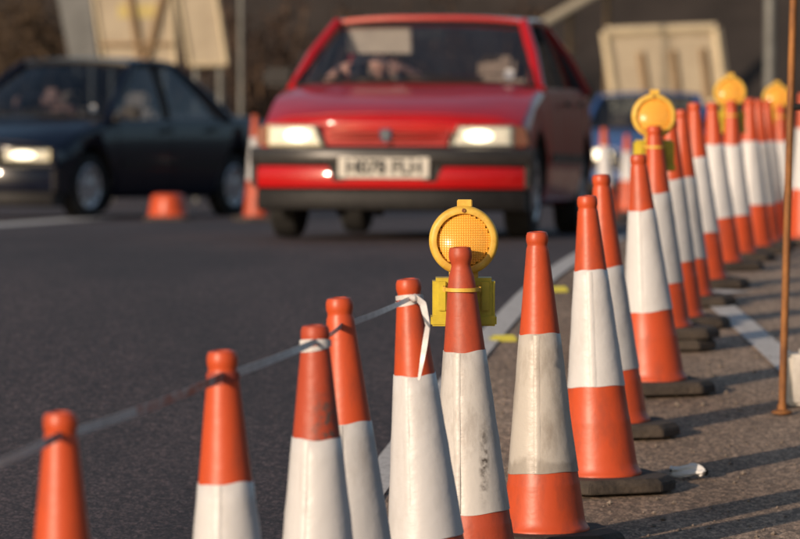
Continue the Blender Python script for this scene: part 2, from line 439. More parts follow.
# ------------------------------------------------------------------ traffic cones
HN = .758
def body_r(z): return .1055 - .1075 * z
def profile(led, waist=False):
    """cone outline from the flange up, with a moulded step at height led and a knob on the tip"""
    p = [(.116, 0), (.1165, .005), (.112, .012), (.1065, .022), (.1035, .038)]
    p += [(body_r(led - .008) + .0014, led - .008), (body_r(led) + .0016, led - .002), (body_r(led), led + .003)]
    n = 8
    for i in range(1, n + 1): z = led + (.672 - led) * i / n; p.append((body_r(z), z))
    if waist: return p + [(.0300, .690), (.0255, .703), (.0232, .712), (.0236, .719), (.0268, .727), (.0285, .735), (.0282, .746), (.0252, .756), (.016, .758), (.013, .752), (.012, .72)]
    return p + [(.0300, .702), (.0288, .714), (.0264, .721), (.0260, .726), (.0278, .731), (.0287, .738), (.0282, .748), (.0250, .756), (.016, .758), (.013, .752), (.012, .72)]
def base_poly(w, c, z0, z1, mb, taper=.012):
    def ring(w, z): return [(w, -w + c, z), (w, w - c, z), (w - c, w, z), (-w + c, w, z), (-w, w - c, z), (-w, -w + c, z), (-w + c, -w, z), (w - c, -w, z)]
    vs = ring(w, z0) + ring(w, z0 + (z1 - z0) * .6) + ring(w - taper, z1)
    fs = [tuple(range(7, -1, -1)), tuple(range(16, 24))]
    for k in range(2):
        for i in range(8): fs.append((k * 8 + i, k * 8 + (i + 1) % 8, k * 8 + 8 + (i + 1) % 8, k * 8 + 8 + i))
    mb.add(vs, fs)
BASE_H = .040
def make_cone(px_top, py_top, px_base, Y, t0, t1, label, body='orange', sleeve='sleeve', rz=0.0, stack=1, waist=False):
    """px of the tip, px of the foot, distance; t0..t1 = sleeve from/to as fractions of height down from the tip"""
    zb = zg(Y) + .001
    foot = at_y(px_base, 300, Y)
    tip = at_y(px_top, py_top, Y)
    h = (tip.z - (zb + BASE_H * stack)); k = h / HN
    lean = math.atan2(tip.x - foot.x, h)
    th = thing('traffic_cone', label, 'traffic cone', (foot.x, Y, zb), (0, 0, 0), 'traffic cones along the lane edge')
    mb = MB()
    for q in range(stack):
        m1 = MB(); base_poly(.185 + .004 * q, .075, BASE_H * q, BASE_H * (q + 1) - .002, m1)
        a = rz + q * .16; ca, sa = math.cos(a), math.sin(a)
        m1.xf(lambda p: Vector((p.x * ca - p.y * sa, p.x * sa + p.y * ca, p.z)))
        m1.build('base', M['rubber'], th, smooth=30, bevel=.003)
    rot = Matrix.Rotation(lean, 3, 'Y'); off = Vector((0, 0, BASE_H * stack - .006))
    ph = random.uniform(0, 6.28)
    dq, dz, da = random.uniform(3.4, 6.0), random.uniform(.1, .6), random.uniform(.0005, .0035)
    wob = lambda q, z: .0014 * math.sin(2 * q + ph) * (1 - z) - da * math.exp(-((z - dz) / .07) ** 2) * max(0, math.cos(q - dq)) ** 6
    tr = lambda p: rot @ (Vector((p.x, p.y, p.z * k))) + off
    mb = MB().lathe(profile(min(.155, HN * (1 - t1) - .025), waist), 40, wob=wob); mb.xf(tr)
    b = mb.build('body', M[body], th, smooth=50)
    za, zc = HN * (1 - t1), HN * (1 - t0)
    e = .0016
    pr = [(body_r(za) + .0002, za), (body_r(za) + e + .0006, za + .001)]
    for i in range(1, 9):
        z = za + (zc - za) * i / 9; pr.append((body_r(z) + e, z))
    pr += [(body_r(zc) + e, zc - .001), (body_r(zc) + .0002, zc)]
    ph2 = random.uniform(0, 6.28)
    ms = MB()
    n = 48; vs = []; fs = []
    for j, (r, z) in enumerate(pr):
        for i in range(n):
            q = 2 * math.pi * i / n
            rr = r + wob(q, z) + (.0007 * math.sin(7 * q + ph2 + 9 * z) * math.sin(60 * z + 3 * q) if 1 < j < len(pr) - 2 else 0)
            edge = .0022 * math.sin(q * 2 + ph2) + .0012 * math.sin(5 * q)
            vs.append((rr * math.cos(q), rr * math.sin(q), z + edge))
    for j in range(len(pr) - 1):
        for i in range(n): fs.append((j * n + i, j * n + (i + 1) % n, (j + 1) * n + (i + 1) % n, (j + 1) * n + i))
    ms.add(vs, fs)
    # overlapping seam of the sleeve, a narrow doubled strip down the front left
    qs = R(-125) + ph2 * .1; sv = []; sf = []
    for j in range(9):
        z = za + .003 + (zc - za - .006) * j / 8
        for dq, up in ((-.009, .0001), (-.006, .0012), (.006, .0012), (.009, .0001)):
            r = body_r(z) + e + up; q = qs + dq / r
            sv.append((r * math.cos(q), r * math.sin(q), z))
    for j in range(8):
        for i in range(3): sf.append((4 * j + i, 4 * j + i + 1, 4 * j + i + 5, 4 * j + i + 4))
    seam = MB().add(sv, sf)
    ms.xf(tr); seam.xf(tr)
    so = ms.build('reflective_sleeve', M[sleeve], th, smooth=60, fix=True)
    seam.build('seam', M[sleeve], so, smooth=60, fix=True)
    return th, tr, Vector((foot.x, Y, zb)), k
CN = {}
def cone(key, *a, **k): CN[key] = make_cone(*a, **k)
cone('c1', 60, 408, 65, 7.18, .38, .84, 'cone cut off at the lower left, only its orange top showing behind the sagging tape', rz=.3)
cone('c2', 222, 347, 232, 8.19, .315, .78, 'cone second from the left with tape tied around its neck', rz=.2)
cone('c3', 315, 322, 320, 8.70, .285, .73, 'dark orange topped cone, third from the left, in front of a leaning one', body='orange_scuff', rz=.1)
cone('c4', 339, 294, 360, 9.36, .34, .78, 'slim leaning cone half hidden behind the worn tipped one', sleeve='sleeve_dull', rz=.7)
cone('c5', 408, 275, 432, 9.86, .275, .742, 'cone with the loose end of the tape hanging down its top', rz=.4)
cone('lampA', 460, 244, 474, 10.80, .325, .83, 'cone in focus carrying the nearest amber lamp, its sleeve scuffed black', body='orange_old', sleeve='sleeve_scuff', rz=.15, waist=True)
cone('A', 537, 229, 545, 11.40, .338, .80, 'cone with a brown stained sleeve just right of the nearest amber lamp', sleeve='sleeve_stain', rz=.25)
cone('B', 587, 193, 601, 12.52, .264, .678, 'bright clean cone on a black base beside the crumpled white litter', rz=.35)
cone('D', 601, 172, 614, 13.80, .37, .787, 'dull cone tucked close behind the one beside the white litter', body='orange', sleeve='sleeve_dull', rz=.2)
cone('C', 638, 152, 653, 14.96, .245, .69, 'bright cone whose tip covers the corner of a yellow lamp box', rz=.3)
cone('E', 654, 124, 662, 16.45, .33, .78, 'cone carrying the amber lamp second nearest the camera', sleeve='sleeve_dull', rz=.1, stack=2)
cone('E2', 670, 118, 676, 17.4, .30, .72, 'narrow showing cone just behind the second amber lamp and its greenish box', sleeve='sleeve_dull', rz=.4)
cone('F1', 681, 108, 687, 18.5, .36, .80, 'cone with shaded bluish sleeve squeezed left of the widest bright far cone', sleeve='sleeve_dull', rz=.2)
cone('F', 694, 101, 702, 19.6, .31, .74, 'bright far cone standing between the second and third amber lamps, bare foot visible', rz=.3)
cone('G', 712, 101, 719, 21.2, .26, .72, 'far cone immediately left of the third amber lamp cone', rz=.5)
cone('H', 731, 99, 735, 22.4, .29, .75, 'far cone carrying the third amber lamp', rz=.2)
cone('I', 749, 97, 752, 23.5, .29, .72, 'far cone right of the third amber lamp, front one of an overlapping pair', rz=.4)
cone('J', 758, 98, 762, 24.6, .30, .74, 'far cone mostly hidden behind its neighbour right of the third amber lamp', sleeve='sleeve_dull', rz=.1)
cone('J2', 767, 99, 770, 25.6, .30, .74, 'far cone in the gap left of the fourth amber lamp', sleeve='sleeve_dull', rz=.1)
cone('K', 780, 104, 783, 26.8, .28, .72, 'farthest lamp cone, next to the rusty post', rz=.3)
cone('L', 803, 92, 806, 25.4, .24, .66, 'cone cut by the right edge beyond the rusty post', rz=.3)
cone('P', 604, 127, 606, 37.0, .20, .64, 'distant blurred cone in front of the blue car bonnet', rz=.3)
cone('Q', 627, 134, 628, 44.0, .22, .60, 'distant blurred cone at the right of the blue car headlamp, partly hidden', rz=.3)
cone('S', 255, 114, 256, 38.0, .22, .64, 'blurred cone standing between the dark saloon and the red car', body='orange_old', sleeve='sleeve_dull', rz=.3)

# crushed orange cone lying by the dark saloon, with its hollow skirt towards the camera
p = on_ground(168, 219.5)
th = thing('crushed_cone', 'low crushed orange cone stump on the road before the dark saloon', 'traffic cone', (p.x, p.y, zg(p.y) + .001)); th.scale = (1.15, 1.15, 1.1)
MB().lathe([(.165, 0), (.166, .02), (.150, .04), (.140, .10), (.128, .17), (.115, .195), (.08, .205), (.03, .20)], 24, wob=lambda q, z: .012 * math.sin(3 * q) * z * 5).build('body', M['orange'], th, smooth=50)
m1 = MB(); base_poly(.18, .07, 0, .03, m1); m1.build('base', M['rubber'], th, bevel=.004)

# ------------------------------------------------------------------ amber warning lamps behind the cones
def make_lamp(key, dx, dz, scale, label, group='amber lamps clipped to cones', boxdz=0.0):
    th_c, tr, org, k = CN[key]
    tip = org + tr(Vector((0, 0, HN)))
    ring_z = .62
    th = thing('warning_lamp', label, 'warning lamp', (tip.x + dx, tip.y + .075, tip.z + dz), (0, 0, 0), group)
    S = scale
    # rim: shallow dish, axis along y, front towards -y
    prof = [(.060, .030), (.078, .026), (.083, .012), (.0835, -.006), (.080, -.016), (.0745, -.0195), (.0655, -.018), (.0638, -.010), (.0632, .0)]
    rim = MB().lathe([(r * S, h * S) for r, h in prof], 56, axis='y')
    rim.build('rim', M['lamp_yellow'], th, smooth=45)
    # prismatic lens: domed disc of small square facets
    n = 22; r0 = .0638 * S; cell = 2 * r0 / n; mb = MB()
    for i in range(n):
        for j in range(n):
            cx = -r0 + (i + .5) * cell; cz = -r0 + (j + .5) * cell
            if math.hypot(cx, cz) > r0 * .985: continue
            dome = lambda x, z: -.004 * S - .018 * S * (1 - (x * x + z * z) / (r0 * r0))
            h = cell / 2
            vs = []
            for a, b in ((-h, -h), (h, -h), (h, h), (-h, h)): vs.append((cx + a, dome(cx + a, cz + b), cz + b))
            tilt = .0004 * S
            for a, b in ((-h * .62, -h * .62), (h * .62, -h * .62), (h * .62, h * .62), (-h * .62, h * .62)):
                vs.append((cx + a, dome(cx + a, cz + b) - .0021 * S + (tilt if b > 0 else -tilt), cz + b))
            mb.add(vs, [(4, 5, 6, 7), (0, 1, 5, 4), (1, 2, 6, 5), (2, 3, 7, 6), (3, 0, 4, 7)])
    ln = mb.build('lens', M['amber'], th, smooth=0)
    MB().lathe([(.030 * S, 0), (.02 * S, -.008 * S), (.001, -.010 * S)], 24, axis='y', c=(0, -.001 * S, 0)).build('inner_reflector', M['lamp_yellow'], ln, smooth=45)
    # back shell
    MB().lathe([(.063 * S, .0), (.060 * S, .028 * S), (.035 * S, .042 * S), (.001, .045 * S)], 32, axis='y').build('back_shell', M['lamp_yellow'], th, smooth=45)
    # hinge tab with screw on top, screw on the lower rim
    tab = MB().box((.002 * S, .002 * S, .089 * S), (.036 * S, .016 * S, .018 * S)).build('top_tab', M['lamp_yellow'], th, smooth=30, bevel=.002)
    MB().lathe([(.0052 * S, 0), (.0052 * S, -.003 * S), (.003 * S, -.004 * S), (.001, -.003 * S)], 14, axis='y', c=(0, -.0185 * S, .0725 * S)).build('screw', M['rust'], th, smooth=40)
    # battery box below, behind the cone, with a rebated lid line and rounded corners
    bz = -.145 * S + boxdz
    bx = MB().box((0, .016 * S, bz), (.150 * S, .075 * S, .110 * S)).build('battery_box', M['box_yellow'], th, smooth=30, bevel=.008 * S)
    MB().box((0, .012 * S, bz - .047 * S), (.158 * S, .080 * S, .026 * S)).build('box_foot', M['box_yellow'], bx, smooth=30, bevel=.004 * S)
    for sx in (-1, 1):
        MB().box((sx * .052 * S, -.024 * S, bz + .012 * S), (.020 * S, .010 * S, .070 * S)).build('rib', M['box_yellow'], bx, smooth=30, bevel=.002)
    MB().box((0, .018 * S, bz + .072 * S), (.070 * S, .03 * S, .04 * S)).build('neck', M['lamp_yellow'], th, smooth=30, bevel=.003)
    # clamp hoop round the cone
    hz = -.128 * S + boxdz + .015
    cz = tip.z + dz + hz                                  # world z of the hoop
    zz = (cz - org.z - BASE_H) / k
    rc = body_r(zz) + .0035
    ctr = tr(Vector((0, 0, zz))) + org
    lx, ly = ctr.x - th.location.x, ctr.y - th.location.y
    hoop = MB(); vs = []; fs = []; n = 40
    for i in range(n):
        q = 2 * math.pi * i / n
        for rr, z in ((rc, -.0045), (rc + .004, -.0045), (rc + .004, .0045), (rc, .0045)):
            vs.append((lx + rr * math.cos(q), ly + rr * math.sin(q), hz + z))
    for i in range(n):
        a, b = i * 4, ((i + 1) % n) * 4
        for e in range(4): fs.append((a + e, a + (e + 1) % 4, b + (e + 1) % 4, b + e))
    hoop.add(vs, fs); hoop.build('clamp_hoop', M['lamp_yellow'], th, smooth=40)
    for sx in (-1, 1):
        MB().box((lx + sx * (rc + .004), ly + .025, hz), (.006, .05, .012)).build('clamp_lug', M['lamp_yellow'], th, smooth=30)
    return th
make_lamp('lampA', .010, .012, 1.02, 'sharp yellow lamp with amber grid lens, nearest the camera', boxdz=0.0)
make_lamp('E', .004, .035, 1.0, 'amber lamp behind the second lamp cone, above the blue car')
make_lamp('H', 0, .038, 1.0, 'amber lamp on the third lamp cone, left of the grey post')
make_lamp('K', -.015, .045, 1.0, 'amber lamp nearest the rusty post, at the far end of the row')

# ------------------------------------------------------------------ barrier tape
def neck_point(key, z=.69, side=-1):
    th_c, tr, org, k = CN[key]
    return org + tr(Vector((0, 0, z))) + Vector((0, side * (body_r(.71) + .006), 0))
tape = thing('barrier_tape', 'red and white plastic tape strung between the leftmost cones', 'barrier tape', (CN['c1'][2].x, CN['c1'][2].y, zg(CN['c1'][2].y)))
TO = Vector(tape.location)
P0 = at_y(-70, 488, 6.2)
knots = [P0, neck_point('c1', .722), neck_point('c2', .712), neck_point('c3', .728), neck_point('c4', .70), neck_point('c5', .716)]
def ribbon(name, pts, widths, twists, mats, mi_fn, sub=18, sag=.006):
    mb = MB(); P = []; 
    for i in range(len(pts) - 1):
        a, b = pts[i], pts[i + 1]
        for j in range(sub):
            t = j / sub
            P.append((a.lerp(b, t) + Vector((0, 0, -sag * 4 * t * (1 - t) * (b - a).length)), i + t))
    P.append((pts[-1], len(pts) - 1))
    def interp(arr, u):
        i = min(int(u), len(arr) - 2); t = u - i; return arr[i] * (1 - t) + arr[i + 1] * t
    vs = []; fs = []; mis = []
    for q, (p, u) in enumerate(P):
        tg = (P[min(q + 1, len(P) - 1)][0] - P[max(q - 1, 0)][0]).normalized()
        side = tg.cross(Vector((0, 1, 0))).normalized()       # roughly vertical
        side = Matrix.Rotation(interp(twists, u), 3, tg) @ side
        nrm = tg.cross(side).normalized() * .0006
        w = interp(widths, u) / 2
        wv = Vector((0, 0, 0))
        for d, nn in ((-1, 1), (1, 1), (1, -1), (-1, -1)): vs.append(p + side * d * w + nrm * nn - TO)
        mis.append(mi_fn(u))
    for q in range(len(P) - 1):
        for e in range(4): mb.add([], []) ; mb.f.append([q * 4 + e, q * 4 + (e + 1) % 4, (q + 1) * 4 + (e + 1) % 4, (q + 1) * 4 + e]); mb.m.append(mis[q])
    mb.v = [tuple(v) for v in vs]
    mb.f.append([3, 2, 1, 0]); mb.m.append(0); L4 = (len(P) - 1) * 4; mb.f.append([L4, L4 + 1, L4 + 2, L4 + 3]); mb.m.append(0)
    return mb.build(name, mats, tape, smooth=50)
ribbon('strip', knots, [.012, .014, .017, .012, .014, .010], [.1, -.15, .2, -.1, .25, -.2], [M['tape_white'], M['tape_red']],
       lambda u: 1 if (1.42 < u < 2.05 or 0.85 < u < .97) else 0)
for key, z in (('c2', .712), ('c3', .724), ('c5', .716)):
    th_c, tr, org, k = CN[key]
    mb = MB(); vs = []; fs = []; n = 30
    for lay in range(2):
        vs = []; fs = []
        for i in range(n):
            q = 2 * math.pi * i / n; r = max(body_r(z), .029) + .0018 + .001 * lay
            zz = z + (.006 * math.sin(q + lay) if lay else -.004 * math.sin(q)) - .006 * lay
            for e in (-.005, .005): vs.append(org + tr(Vector((r * math.cos(q), r * math.sin(q), zz + e))) - TO)
        for i in range(n): a, b = 2 * i, 2 * ((i + 1) % n); fs.append((a, b, b + 1, a + 1))
        mb.add(vs, fs)
    mb.build('wrap', M['tape_shade'] if key in ('c2',) else M['tape_white'], tape, smooth=60)
k5 = neck_point('c5', .716)
tail = [k5 + Vector((.012, -.004, .006)), at_y(423, 304, k5.y - .03), at_y(428, 325, k5.y - .05), at_y(424, 350, k5.y - .05), at_y(419, 380, k5.y - .055)]
ribbon('loose_end', tail, [.014, .016, .014, .012, .007], [.9, .3, .8, .2, .7], [M['tape_white']], lambda u: 0, sub=8, sag=0)
mb = MB().lathe([(.001, -.009), (.008, -.006), (.011, 0), (.008, .006), (.001, .009)], 12, wob=lambda q, z: .002 * math.sin(3 * q))
mb.xf(lambda p: p + k5 + Vector((.012, -.006, .002)) - TO); mb.build('knot', M['tape_white'], tape, smooth=60)

# ------------------------------------------------------------------ small things on the ground
p = on_ground(687, 477)
mb = MB()
def crump(u, v):
    a = u * 2 * math.pi; r = .011 + .004 * math.sin(3 * a + 5 * v) + .003 * math.sin(9 * v + a)
    r *= (1 if 0.03 < v < .97 else .55)
    return (-.04 + .08 * v + .003 * math.sin(5 * a), .012 * math.sin(4 * v) + r * math.cos(a) * 1.3, .013 + r * math.sin(a))
mb.grid(crump, 16, 14)
th = thing('litter', 'crumpled white paper litter lying on the tarmac beside a cone base', 'litter', (p.x, p.y, p.z), (0, 0, .15)); th.scale = (1.2, 1.2, 1.3)
mb.build('paper', M['paper'], th, smooth=25)
MB().box((.046, .004, .010), (.012, .02, .016)).build('dark_end', M['trim'], th, smooth=30, bevel=.003)
for (x, y, lb) in ((503, 339, 'yellow road stud beside the white edge line, the nearer of two'), (556, 290, 'yellow road stud beside the white edge line, the farther of two')):
    p = on_ground(x, y)
    th = thing('road_stud', lb, 'road stud', (p.x, p.y, p.z - .006), (0, 0, .1), 'yellow road studs along the edge line')
    MB().box((0, 0, .006), (.10, .10, .014)).build('base', M['stud'], th, smooth=30, bevel=.004)
    MB().box((0, -.02, .017), (.085, .03, .012)).build('reflector', M['stud'], th, smooth=30, bevel=.003)
# rusty post and the white board beside it
p = on_ground(782, 413)
th = thing('sign_post', 'thin rusty steel post leaning slightly at the right edge', 'post', (p.x, p.y, p.z))
t2 = at_y(793.5, 0, p.y) - p; d = t2 / t2.z
MB().tube([Vector((0, 0, -.02)), d * .7, d * 1.65], .0125, 12).build('post', M['rust'], th, smooth=50)
MB().lathe([(.034, 0), (.034, .006), (.016, .012), (.015, .03)], 20).build('foot_plate', M['rust'], th, smooth=40)
bp = at_y(796, 107, p.y) - p
MB().tube([bp + Vector((-.012, 0, 0)), bp + Vector((.03, 0, 0))], .011, 8).build('bolt', M['trim'], th, smooth=40)
p = on_ground(812, 406)
th = thing('white_block', 'pale worn block on the ground beside the rusty post', 'block', (p.x, p.y, p.z), (0, 0, .12))
MB().box((.0, .05, .085), (.155, .10, .17)).build('block', M['white_board'], th, smooth=30, bevel=.012)
MB().box((.0, .05, .176), (.06, .05, .016)).build('cap', M['white_board'], th, smooth=30, bevel=.004)

# ------------------------------------------------------------------ people (seated drivers)
def make_person(label, loc, rot, scale=1.0, hands=True):
    """seated figure, pelvis at origin, facing -y"""
    V = []; E = []; RAD = []
    def v(p, r, par=None):
        V.append(Vector(p)); RAD.append(r)
        if par is not None: E.append((par, len(V) - 1))
        return len(V) - 1
    pel = v((0, 0, .10), .13); wst = v((0, .02, .25), .125, pel); ch = v((0, .03, .42), .15, wst); up = v((0, .02, .53), .10, ch)
    nk = v((0, .0, .60), .052, up); jaw = v((0, -.03, .665), .066, nk); hd = v((0, -.02, .74), .086, jaw); top = v((0, -.01, .80), .072, hd)
    nose = v((0, -.118, .705), .012, jaw)
    for s in (-1, 1):
        sh = v((s * .17, .02, .50), .062, up); el = v((s * .32, -.16, .57), .045, sh)
        wr = v((s * .21, -.33, .655), .033, el); pm = v((s * .165, -.40, .675), .036, wr)
        hp = v((s * .10, -.06, .07), .095, pel); kn = v((s * .14, -.48, .16), .062, hp); an = v((s * .12, -.75, -.20), .042, kn); v((s * .12, -.88, -.24), .04, an)
        for f in range(4):
            a = v((s * (.150 - .0) + (f - 1.5) * .004, -.435 + .004 * f, .690 - f * .019), .009, pm)
            v((s * .135, -.455, .693 - f * .019), .008, a)
        t1 = v((s * .138, -.405, .695), .010, pm); v((s * .118, -.420, .705), .008, t1)
    me = bpy.data.meshes.new('person'); me.from_pydata([tuple(p) for p in V], E, [])
    o = bpy.data.objects.new('person', me); COL.objects.link(o)
    sk = o.modifiers.new('skin', 'SKIN'); sk.branch_smoothing = .3
    for i, sv in enumerate(me.skin_vertices[0].data):
        sv.radius = (RAD[i], RAD[i]); sv.use_root = (i == 0)
    sb = o.modifiers.new('sub', 'SUBSURF'); sb.levels = 1; sb.render_levels = 1
    apply_mods(o)
    me = o.data; me.materials.clear(); me.materials.append(M['shirt']); me.materials.append(M['skin'])
    for p in me.polygons:
        c = p.center; p.use_smooth = True
        p.material_index = 1 if (c.z > .575 and abs(c.x) < .13 and c.y > -.2) or (c.y < -.145 and c.z > .34) else 0
    o.name = 'person'
    o.location = loc; o.rotation_euler = rot; o.scale = (scale,) * 3
    tag(o, label, 'person')
    hair = MB()
    def hf(u, w):
        a = u * 2 * math.pi; b = R(-10) + w * R(100)
        rx, ry, rz = .090, .104, .108
        b = max(b, R(25)) if math.sin(a) < -.35 else b
        return (rx * math.cos(b) * math.cos(a), .0 + ry * math.cos(b) * math.sin(a) - .005, .735 + rz * math.sin(b))
    hair.grid(hf, 24, 10); hair.build('hair', M['hair'], o, smooth=60)
    for s in (-1, 1):
        MB().lathe([(.001, -.011), (.008, -.008), (.011, 0), (.001, .006)], 10, axis='y', c=(s * .033, -.094, .735)).build('eye', M['ink'], o, smooth=60)
        MB().box((s * .088, -.01, .715), (.014, .03, .055)).build('ear', M['skin'], o, smooth=60, bevel=.005)
    MB().box((0, -.090, .655), (.045, .012, .010)).build('mouth', M['indicator'], o, smooth=60, bevel=.003)
    return o

# ------------------------------------------------------------------ cars
def make_car(name, label, c, loc, yaw, pitch):
    """front at local y=0 facing -y, ground at z=0"""
    th = thing(name, label, 'car', loc, (pitch, 0, yaw))
    paint = M[c['paint']]; L = c['L']; HW = c['W'] / 2
    st = c['st']     # rows: y, zb, wb, wm, zs, ws, zt
    fx = [pchip([(r[0], r[k]) for r in st]) for k in range(1, 7)]
    c0, c1 = c['cabin']
    def front(y): return max(0, 1 - y / .9)
    def bend(p):
        """rounds the nose and the tail in plan"""
        a = min(1.0, abs(p.x) / HW)
        d = .26 * a ** 3 * max(0, 1 - max(p.y, 0) / .75) ** 1.2
        e = .16 * a ** 3 * max(0, 1 - max(L - p.y, 0) / .6)
        return Vector((p.x, p.y + d - e, p.z))
    def half(y, cab):
        zb, wb, wm, zs, ws, zt = [f(y) for f in fx]
        pts = [(0, zb), (wb - .10, zb), (wb, zb + .045), (wm - .012, zb + .16), (wm, .50), (wm - .006, .62 if zs > .72 else zs - .09), (ws + .012, zs - .05), (ws - .012, zs)]
        if cab: pts += [(ws - .07, zs + .002), (ws - .075, .34), (0, .34)]
        else: pts += [(ws * .80, zs + (zt - zs) * .62), (ws * .42, zs + (zt - zs) * .93), (0, zt)]
        return pts
    ys = []
    y = st[0][0]
    while y < c0: ys.append((y, 0)); y += .075
    ys.append((c0, 0)); ys.append((c0 + .004, 1))
    y = c0 + .1
    while y < c1 - .05: ys.append((y, 1)); y += .12
    ys.append((c1 - .004, 1)); ys.append((c1, 0))
    y = c1 + .075
    while y < st[-1][0]: ys.append((y, 0)); y += .075
    ys.append((st[-1][0], 0))
    mb = MB(); rings = []; n = 0
    for (y, cab) in ys:
        h = half(y, cab)
        loop = [(x, z) for x, z in h] + [(-x, z) for x, z in h[-2:0:-1]]
        n = len(loop)
        mb.v += [tuple(bend(Vector((x, y, z)))) for x, z in loop]
    for i in range(len(ys) - 1):
        for k in range(n):
            mb.f.append([i * n + k, i * n + (k + 1) % n, (i + 1) * n + (k + 1) % n, (i + 1) * n + k])
            inside = ys[i][1] or ys[i + 1][1]
            mb.m.append(1 if inside and 8 <= k <= 11 else 0)
    mb.f.append(list(range(n - 1, -1, -1))); mb.m.append(0)
    mb.f.append(list(range((len(ys) - 1) * n, len(ys) * n))); mb.m.append(0)
    body = mb.build('body', [paint, M['interior'], M['trim']], th, smooth=58)
    wr = c['wr']; wys = (c['wf'], c['wf'] + c['wb'])
    cut = MB()
    for wy in wys:
        for s in (-1, 1):
            cut.lathe([(wr + .055, .46), (wr + .055, 1.2)] if s > 0 else [(wr + .055, -1.2), (wr + .055, -.46)], 36, axis='x', c=(0, wy, wr + .015))
    co = cut.build('cutter', M['trim'], None, smooth=40)
    bo = body.modifiers.new('b', 'BOOLEAN'); bo.operation = 'DIFFERENCE'; bo.object = co; bo.solver = 'EXACT'; bo.material_mode = 'TRANSFER'
    co.parent = th
    bpy.context.view_layer.update()
    apply_mods(body)
    bpy.data.objects.remove(co)
    # wheels
    for wy in wys:
        for s in (-1, 1):
            xo = HW - .035
            pr = [(wr - .115, -.17), (wr - .03, -.175), (wr - .004, -.155), (wr, -.12), (wr, -.05), (wr - .004, -.02), (wr - .03, -.003), (wr - .095, -.006), (wr - .10, -.02)]
            e = thing('wheel', '', '', (0, 0, 0)); 
            for kk in ('label', 'category'): del e[kk]
            e.parent = th; e.location = (s * xo, wy, wr)
            MB().lathe([(r, h if s > 0 else -h) for r, h in pr], 36, axis='x').build('tyre', M['tyre'], e, smooth=40)
            rp = [(wr - .10, -.05), (wr - .10, -.012), (wr - .115, -.002), (wr - .13, -.014), (.10, -.02), (.05, -.008), (.03, -.004), (.001, -.004)]
            rim = MB().lathe([(r, h if s > 0 else -h) for r, h in rp], 32, axis='x')
            rim.build('rim', M['rim'], e, smooth=40)
            for q in range(8):
                a = 2 * math.pi * q / 8; rr = wr - .155
                MB().box((s * -.0135, rr * math.cos(a), rr * math.sin(a)), (.012, .035, .022), rot=Matrix.Rotation(a, 3, 'X')).build('vent_slot', M['trim'], e, smooth=30)
    # panels standing 3 mm proud: bonnet, doors, boot lid
    def panel(nm, y0, y1, k0, k1, s, off, m, mirror=False, ny=14):
        mb = MB()
        rows = []
        for i in range(ny + 1):
            y = y0 + (y1 - y0) * i / ny
            h = half(y, 0)
            hh = h[k0:k1 + 1]
            if mirror: seq = [(x, z) for x, z in hh] + [(-x, z) for x, z in hh[-2::-1]]
            else: seq = [(s * x, z) for x, z in hh]
            rows.append([Vector((x, y, z)) for x, z in seq])
        w = len(rows[0]); vs = []; 
        for lay in (0, 1):
            for r in rows:
                for j, p in enumerate(r):
                    a, b = r[max(j - 1, 0)], r[min(j + 1, w - 1)]
                    t = (b - a); nrm = Vector((t.z, 0, -t.x)).normalized()
                    if mirror:
                        if nrm.z < 0: nrm = -nrm
                    elif nrm.x * s < 0: nrm = -nrm
                    vs.append(bend(p + nrm * (off if lay else -.01)))
        fs = []; N = w * len(rows)
        for i in range(len(rows) - 1):
            for j in range(w - 1):
                f = (i * w + j, i * w + j + 1, (i + 1) * w + j + 1, (i + 1) * w + j)
                fs.append(tuple(q + N for q in f)); fs.append(tuple(reversed(f)))
        per = list(range(w)) + [i * w + w - 1 for i in range(1, len(rows))] + [(len(rows) - 1) * w + j for j in range(w - 2, -1, -1)] + [i * w for i in range(len(rows) - 2, 0, -1)]
        for a, b in zip(per, per[1:] + per[:1]): fs.append((a, b, b + N, a + N))
        return mb.add(vs, fs).build(nm, m, th, smooth=32)
    panel('bonnet', c['bon'][0], c['bon'][1], 7, 10, 1, .004, paint, mirror=True)
    panel('boot_lid', c1 + .06, st[-1][0] - .05, 7, 10, 1, .004, paint, mirror=True)
    for s in (-1, 1):
        for (d0, d1) in c['doors']:
            d = panel('door', d0, d1, 2, 7, s, .004, paint)
            zs = fx[3](d1); wm = fx[2](d1)
            h = MB().box((s * (wm + .012), d1 - .12, zs - .10), (.022, .15, .03)).build('handle', M['trim'], d, smooth=30, bevel=.006)
            mould = MB()
            x0 = fx[2]((d0 + d1) / 2)
            mould.box((s * (x0 + .006), (d0 + d1) / 2, .50), (.02, d1 - d0 - .01, .055)).build('moulding', M[c['mould']], d, smooth=30, bevel=.004)
    # greenhouse
    G = c['gh']  # base front y, top front y, top rear y, base rear y, z top, half width top
    yb, yt, yr, yq, ztop, hwt = G
    zs_f, zs_r = fx[3](yb), fx[3](yq)
    ws_f, ws_r = fx[4](yb) - .035, fx[4](yq) - .045
    ctrp = lambda u, amt: amt * (1 - (2 * u - 1) ** 2)
    def wind(u, v, inset=0.0):
        x0, x1 = ws_f - .02, hwt
        hw = x0 + (x1 - x0) * v
        y = yb + (yt - yb) * v - ctrp(u, .13 * (1 - v) + .07 * v)
        z = zs_f + .02 + (ztop - .03 - zs_f - .02) * v + .03 * v * (1 - v) + ctrp(u, .022 * v + .02 * (1 - v))
        return (hw * (2 * u - 1), y, z)
    wsn = MB().grid(wind, 16, 8).build('windscreen', M[c['glass']], th, smooth=60)
    def rearw(u, v):
        hw = (ws_r - .03) + (hwt - .01 - ws_r + .03) * v
        return (hw * (2 * u - 1), yq + (yr - yq) * v + ctrp(u, .06), zs_r + .03 + (ztop - .03 - zs_r - .03) * v + ctrp(u, .02))
    MB().grid(rearw, 12, 6).build('rear_window', M[c['glass']], th, smooth=60)
